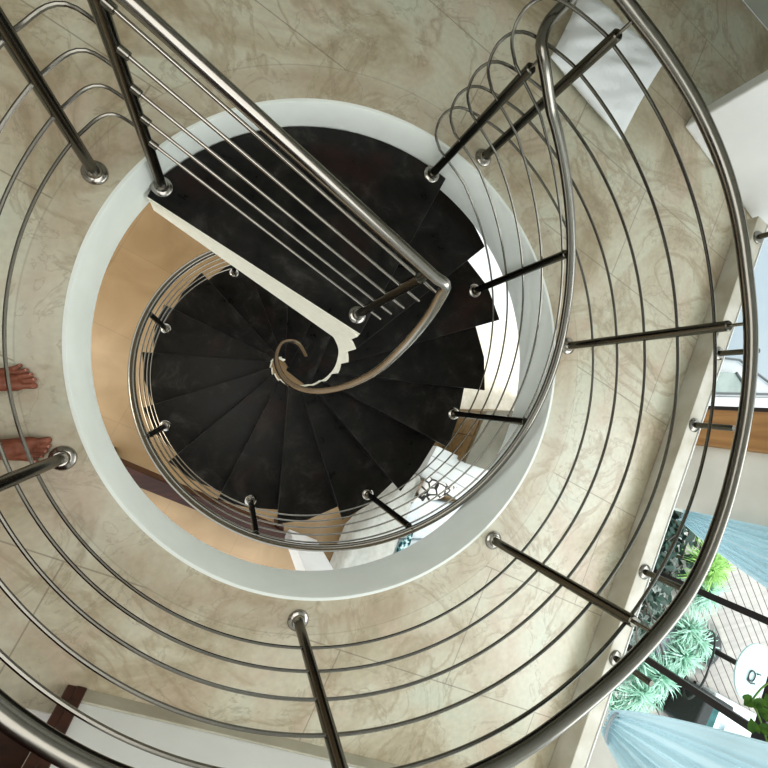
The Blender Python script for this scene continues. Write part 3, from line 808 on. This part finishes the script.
# cream sheet painted as overexposed sunlight on the floor by the window
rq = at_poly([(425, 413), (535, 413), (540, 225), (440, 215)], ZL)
tag(obj('sunlit_floor_patch', prism(B(), rq, ZL, ZL+.012), noisy('cream_sunlit_floor', (.72, .68, .56), (.82, .78, .68), 14, .9, bump=.2), bevel=.004), 'pale cream sheet standing for sunlight on the lower floor to the right of the stair', 'sunlit_floor_patch')
wq = at_poly([(470, 328), (520, 318), (520, 205), (462, 215)], ZL+.4); wc = sum(wq, Vector())/4  # white table shape added in place of overexposed sunlit floor
lt = thing('sunlit_floor_slab', 'low white slab on legs standing for the brightest sunlit floor beside the upper stair treads', 'table', (wc.x, wc.y, ZL+.012))
wl = mat('sunlit_floor_white', (.93, .94, .95), .35)
obj('table_top', prism(B(), wq, ZL+.36, ZL+.40), wl, lt, bevel=.01)  # top and legs of the slab standing for the sunlit floor
for q in inset(wq, .9): obj('leg', prism(B(), [q+Vector((x, y, 0)) for x, y in ((-.03, -.03), (.03, -.03), (.03, .03), (-.03, .03))], ZL+.012, ZL+.36), wl, lt, bevel=.004)
# olive-grey cabinet
cq = at_poly([(487, 411), (520, 411), (500, 474), (465, 463)], ZL+.75); cc_ = sum(cq, Vector())/4
cab = thing('grey_cabinet', 'olive grey low cabinet on the lower floor at the edge of the cream sunlit floor sheet', 'cabinet', (cc_.x, cc_.y, ZL))
og = noisy('olive_grey_lacquer', (.11, .105, .075), (.14, .13, .095), 4, .5); tb = wood('tan_wood_side', (.12, .075, .03), (.22, .145, .07))
obj('carcass', prism(B(), inset(cq, .985), ZL+.0, ZL+.71), tb, cab, bevel=.006)
obj('cabinet_top', prism(B(), cq, ZL+.71, ZL+.75), og, cab, bevel=.006)
a, b, c, d = inset(cq, .985)
for f0, f1 in ((.03, .485), (.515, .97)):
    o_ = (a-b).normalized()*.02
    dr = obj('door', prism(B(), [a.lerp(d, f0), a.lerp(d, f1), a.lerp(d, f1)+o_, a.lerp(d, f0)+o_], ZL+.06, ZL+.68), tb, cab, bevel=.003)
# white drawer chest
wq = at_poly([(437, 446), (490, 470), (465, 505), (421, 476)], ZL+.55); wc = sum(wq, Vector())/4
ch = thing('white_drawer_chest', 'white chest with thin drawer lines beside the olive grey cabinet', 'chest', (wc.x, wc.y, ZL))
wcm = noisy('white_satin', (.55, .57, .56), (.61, .63, .62), 5, .5)
obj('carcass', prism(B(), inset(wq, .97), ZL, ZL+.50), wcm, ch, bevel=.006)
a, b, c, d = wq
for f0, f1 in ((0, .33), (.34, .66), (.67, 1)):
    obj('top_board', prism(B(), [a.lerp(d, f0), b.lerp(c, f0), b.lerp(c, f1), a.lerp(d, f1)], ZL+.50, ZL+.55), wcm, ch, bevel=.008)
# sofa
sq = at_poly([(412, 497), (500, 512), (470, 580), (372, 600)], ZL+.45); sc2 = sum(sq, Vector())/4
so = thing('white_sofa', 'pale white and grey sofa on the lower floor below the steel stair handrail', 'sofa', (sc2.x, sc2.y, ZL))
sw = noisy('pale_sofa_linen', (.56, .60, .63), (.66, .70, .72), 12, .9, bump=.15)
sg = noisy('pale_grey_linen', (.46, .46, .42), (.56, .56, .52), 12, .9, bump=.15)
obj('base', prism(B(), inset(sq, .97), ZL+.08, ZL+.30), sg, so, bevel=.02)
a, b, c, d = sq
obj('seat_cushion', prism(B(), [a, b, a.lerp(d, .0).lerp(b, 1).lerp(c, .42), a.lerp(d, .42)], ZL+.30, ZL+.45), sw, so, bevel=.05, seg=4)
obj('seat_cushion', prism(B(), [a.lerp(d, .43), b.lerp(c, .43), c, d], ZL+.30, ZL+.45), sw, so, bevel=.05, seg=4)
aq = at_poly([(355, 535), (412, 478), (425, 476), (413, 507), (393, 562), (372, 610), (325, 610)], ZL+.62)
obj('backrest', prism(B(), aq, ZL+.08, ZL+.62), sg, so, bevel=.09, seg=5)
for q in inset(sq, .88): obj('leg', lathe(B(), [(.025, 0), (.03, .08)], (q.x, q.y, ZL), 12), M['blackframe'], so)
# cushions on the sofa
m = mat('black_white_pattern', (.8, .8, .78), .85); t = NT(m)
vo = t.n('ShaderNodeTexVoronoi', Scale=9.0, _feature='DISTANCE_TO_EDGE'); t.l(t.coord(), vo.inputs['Vector'])
t.l(t.ramp(vo.outputs['Distance'], [(.06, (.02, .02, .02)), (.12, (.78, .76, .72))]), t.b.inputs['Base Color'])
pq_ = at_poly([(424, 474), (455, 486), (436, 498), (408, 502)], ZL+.66)
tag(pillow('patterned_cushion', pq_, .16, m, .08, 16, .003), 'black and white patterned cushion on the sofa beside the white drawer chest', 'cushion')
m = mat('teal_speckle', (.05, .2, .2), .85); t = NT(m)
nz = t.n('ShaderNodeTexNoise', Scale=22, Detail=3); t.l(t.coord(), nz.inputs['Vector'])
t.l(t.ramp(nz.outputs['Fac'], [(.42, (.01, .03, .04)), (.5, (.08, .30, .32)), (.58, (.7, .85, .85))]), t.b.inputs['Base Color'])
pq_ = at_poly([(398, 540), (412, 528), (402, 560), (386, 572)], ZL+.5)
tag(pillow('speckled_cushion', pq_, .14, m, .06, 14, .002), 'dark teal speckled cushion tucked against the grey sofa backrest', 'cushion')
# wooden table behind the sofa
tq = at_poly([(352, 522), (372, 515), (352, 575), (338, 575)], ZL+.3); tcn = sum(tq, Vector())/4

# ================================================================== PERSON (bare feet at the left edge of the photo)
def capsules(bm, segs, n=14):
    for p, q, r0, r1 in segs:
        p, q = Vector(p), Vector(q); d = (q-p); L = d.length; d.normalize()
        pts = []; tp = []
        for k in range(5): a = pi/2*(1-k/4); pts.append(p-d*r0*sin(a)); tp.append(max(cos(a)*r0, 1e-4))
        for k in range(1, 5): pts.append(p+d*L*k/4); tp.append(r0+(r1-r0)*k/4)
        for k in range(1, 5): a = pi/2*k/4; pts.append(q+d*r1*sin(a)); tp.append(max(cos(a)*r1, 1e-4))
        tube(bm, pts, 1.0, n, taper=tp)
def remesh(o, vox, smooth=4):
    r = o.modifiers.new('fuse', 'REMESH'); r.mode = 'VOXEL'; r.voxel_size = vox; r.use_smooth_shade = True
    s = o.modifiers.new('smooth', 'SMOOTH'); s.iterations = smooth; s.factor = .5
pcx = -.90
person = thing('person', 'barefoot person standing on the marble floor at the left edge, both feet towards the opening', 'person', (pcx, -.09, 0))
segs = []; nails = []
feet = [(-.905, .035, 6, (36, 377)), (-.895, -.215, 2, (51, 449))]
for fx, fy, yaw, tip in feet:
    tw = at(tip[0], tip[1], .02); side = 1 if fy > -.09 else -1     # inner (big toe) side faces the other foot
    yy = R_(yaw)*side; fd = Vector((cos(yy), sin(yy), 0)); lt_ = Vector((-sin(yy), cos(yy), 0))
    o_ = Vector((tw.x-.02, tw.y, 0))-fd*.205                          # heel centre
    inn = -side
    def Fp(x, y, z): return o_+fd*x+lt_*y*inn+Vector((0, 0, z))
    segs += [(Fp(0.0, 0, .034), Fp(.055, 0, .036), .032, .034), (Fp(.045, 0, .085), Fp(.105, .004, .055), .036, .030),
             (Fp(.09, .014, .046), Fp(.165, .026, .026), .027, .022), (Fp(.09, -.012, .034), Fp(.145, -.022, .020), .024, .018),
             (Fp(.10, .0, .045), Fp(.158, .004, .024), .027, .020), (Fp(.02, 0, .034), Fp(.13, -.026, .019), .030, .016)]
    toes = [(.164, .030, .212, .033, .0120), (.168, .011, .216, .0095, .0082), (.163, -.0055, .207, -.0095, .0078), (.155, -.020, .195, -.0275, .0075), (.146, -.032, .178, -.045, .0078)]
    for x0, y0, x1, y1, r in toes:
        xm = (x0*.45+x1*.55); ym = (y0+y1)/2
        segs += [(Fp(x0-.02, y0, .020), Fp(xm, ym, .019), r, r*.92), (Fp(xm, ym, .019), Fp(x1, y1, .0105), r*.92, r)]
        nails.append((Fp(x1+.002, y1, .0105+r*.80), r*.62, fd, lt_))
    ank = Fp(.04, 0, .10); knee = Vector((pcx-.0, fy*.82-.016, .50)); hip = Vector((pcx-.03, -.09+side*.095, .90))
    segs += [(Fp(.03, 0, .05), ank, .034, .035), (ank, ank.lerp(knee, .55), .036, .054), (ank.lerp(knee, .55), knee, .054, .050), (knee, hip, .052, .080)]
tx = pcx-.04; cy_ = -.09
segs += [((tx, cy_-.06, .95), (tx, cy_+.06, .95), .115, .115), ((tx, cy_, .95), (tx-.01, cy_, 1.15), .12, .115),
         ((tx-.01, cy_-.07, 1.30), (tx-.01, cy_+.07, 1.30), .105, .105), ((tx-.01, cy_-.14, 1.42), (tx-.01, cy_+.14, 1.42), .055, .055),
         ((tx-.01, cy_, 1.15), (tx-.01, cy_, 1.40), .115, .09), ((tx-.01, cy_, 1.42), (tx+.01, cy_, 1.54), .055, .05),
         ((tx+.015, cy_, 1.58), (tx+.02, cy_, 1.66), .072, .082), ((tx+.06, cy_, 1.56), (tx+.03, cy_, 1.60), .035, .05),
         ((tx+.105, cy_, 1.605), (tx+.09, cy_, 1.635), .012, .008), ((tx+.01, cy_-.085, 1.60), (tx+.01, cy_-.085, 1.635), .014, .018), ((tx+.01, cy_+.085, 1.60), (tx+.01, cy_+.085, 1.635), .014, .018)]
for s in (-1, 1):
    sh = Vector((tx-.01, cy_+s*.19, 1.41)); el = Vector((tx-.02, cy_+s*.245, 1.12)); wr_ = Vector((tx+.05, cy_+s*.235, .88))
    segs += [(sh, el, .046, .038), (el, wr_, .038, .026), (wr_, wr_+Vector((.012, 0, -.05)), .028, .034), (wr_+Vector((.012, 0, -.05)), wr_+Vector((.018, 0, -.085)), .032, .030)]
    for k, L in enumerate((.065, .075, .07, .055)):
        b0 = wr_+Vector((.045-.022*k, 0, -.095)); b1 = b0+Vector((.004, -s*.008, -L*.55)); b2 = b1+Vector((-.002, -s*.02, -L*.45))
        segs += [(b0, b1, .0095, .0088), (b1, b2, .0088, .0075)]
    b0 = wr_+Vector((.04, -s*.005, -.035)); b1 = b0+Vector((.028, -s*.015, -.035)); b2 = b1+Vector((.006, -s*.010, -.032))
    segs += [(b0, b1, .012, .0105), (b1, b2, .0105, .008)]
bm = B(); capsules(bm, segs)
body = obj('body', bm, M['skin'], person); remesh(body, .0032, 2)
bm = B()
for c, r, fd, lt_ in nails:
    vs = [bm.verts.new(c+fd*r*1.0*cos(a)+lt_*r*sin(a)+Vector((0, 0, -.004*cos(a)))) for a in [i*2*pi/12 for i in range(12)]]
    bm.faces.new(vs)
obj('toe_nails', bm, M['nail'], body)
bm = B()
capsules(bm, [((tx, cy_-.06, .95), (tx, cy_+.06, .95), .128, .128), ((tx, cy_, .98), (tx, cy_, 1.02), .13, .128)] +
         [((pcx-.03, cy_+s*.095, .88), (pcx-.01, cy_+s*.105, .60), .098, .085) for s in (-1, 1)])
o_ = obj('shorts', bm, M['shorts'], person); remesh(o_, .010, 3)
bm = B()
capsules(bm, [((tx, cy_-.05, 1.02), (tx, cy_+.05, 1.02), .128, .128), ((tx-.01, cy_-.07, 1.30), (tx-.01, cy_+.07, 1.30), .118, .118), ((tx, cy_, 1.0), (tx-.01, cy_, 1.38), .132, .105),
              ((tx-.01, cy_-.15, 1.415), (tx-.01, cy_+.15, 1.415), .066, .066)] + [((tx-.01, cy_+s*.185, 1.405), (tx-.018, cy_+s*.222, 1.23), .062, .058) for s in (-1, 1)])
o_ = obj('shirt', bm, M['shirt'], person); remesh(o_, .010, 3)
bm = B(); capsules(bm, [((tx-.005, cy_, 1.64), (tx+.01, cy_, 1.675), .088, .085), ((tx-.03, cy_, 1.60), (tx-.02, cy_, 1.64), .07, .08)])
o_ = obj('hair', bm, M['hair'], person); remesh(o_, .010, 2)
bm = B()
for s in (-1, 1): bmesh.ops.create_icosphere(bm, subdivisions=2, radius=.013, matrix=Matrix.Translation((tx+.083, cy_+s*.032, 1.63)))
obj('eyes', bm, mat('eye_white', (.7, .68, .64), .2), body)
bm = B()
for s in (-1, 1): bmesh.ops.create_icosphere(bm, subdivisions=2, radius=.0068, matrix=Matrix.Translation((tx+.0915, cy_+s*.032, 1.63)))
obj('pupils', bm, mat('dark_pupil', (.02, .012, .008), .15), body)
bm = B(); tube(bm, [(tx+.088, cy_-.024, 1.568), (tx+.094, cy_, 1.566), (tx+.088, cy_+.024, 1.568)], .006, 8); obj('mouth', bm, mat('lips', (.35, .12, .09), .5), body)

# ================================================================== LIGHT
w = bpy.data.worlds.new('sky'); SC.world = w; w.use_nodes = True
nt = w.node_tree; bg = nt.nodes['Background']; bg.inputs['Color'].default_value = (.92, .98, 1, 1); bg.inputs['Strength'].default_value = 1.5
def lamp(name, typ, loc, target, energy, col=(1, 1, 1), size=1, sy=None):
    l = bpy.data.lights.new(name, typ); l.energy = energy; l.color = col
    if typ == 'AREA':
        l.size = size
        if sy: l.shape = 'RECTANGLE'; l.size_y = sy
    elif typ == 'SUN': l.angle = size
    o = bpy.data.objects.new(name, l); COL.objects.link(o); o.location = loc
    o.rotation_euler = (Vector(target)-Vector(loc)).to_track_quat('-Z', 'Y').to_euler()
    return o
lamp('daylight_sun', 'SUN', (6.5, -1.5, 12), (3, 0, -3), 1.8, (1, .98, .95), R_(8))
lamp('window_daylight', 'AREA', W(-.5, 3.8, 2.0), W(-.5, 0, .6), 44, (1, 1, .98), 4.0, 1.3)
lamp('added_ceiling_fill', 'AREA', (-.7, -.2, 2.7), (-.7, -.2, 0), 40, (1, .98, .93), 2.6)  # added soft fill for the dark interior, no such fixture known
lamp('added_lower_fill', 'AREA', (-2.3, .5, -.8), (-2.0, .2, ZL), 26, (1, .88, .7), 1.0)  # warm fill added to brighten the lower floor, source unseen
lamp('lower_window_daylight', 'AREA', W(1.2, 3.6, -1.4), W(.5, 1.6, ZL), 20, (.97, 1, 1), 1.8, 1.6)

# ================================================================== CAMERA
cam = bpy.data.cameras.new('camera'); co = bpy.data.objects.new('camera', cam); COL.objects.link(co)
right = Vector((CR[0][0], -CR[0][1], -CR[0][2])); down = Vector((CR[1][0], -CR[1][1], -CR[1][2])); fwd = Vector((CR[2][0], -CR[2][1], -CR[2][2]))
mw = Matrix((( right.x, -down.x, -fwd.x, 0), (right.y, -down.y, -fwd.y, 0), (right.z, -down.z, -fwd.z, H), (0, 0, 0, 1)))
co.matrix_world = mw
cam.sensor_fit = 'HORIZONTAL'; cam.sensor_width = 36; cam.lens = F/768*36; cam.clip_start = .02; cam.clip_end = 300
SC.camera = co
SC.view_settings.view_transform = 'Standard'; SC.view_settings.look = 'Medium High Contrast'; SC.view_settings.exposure = 0.1
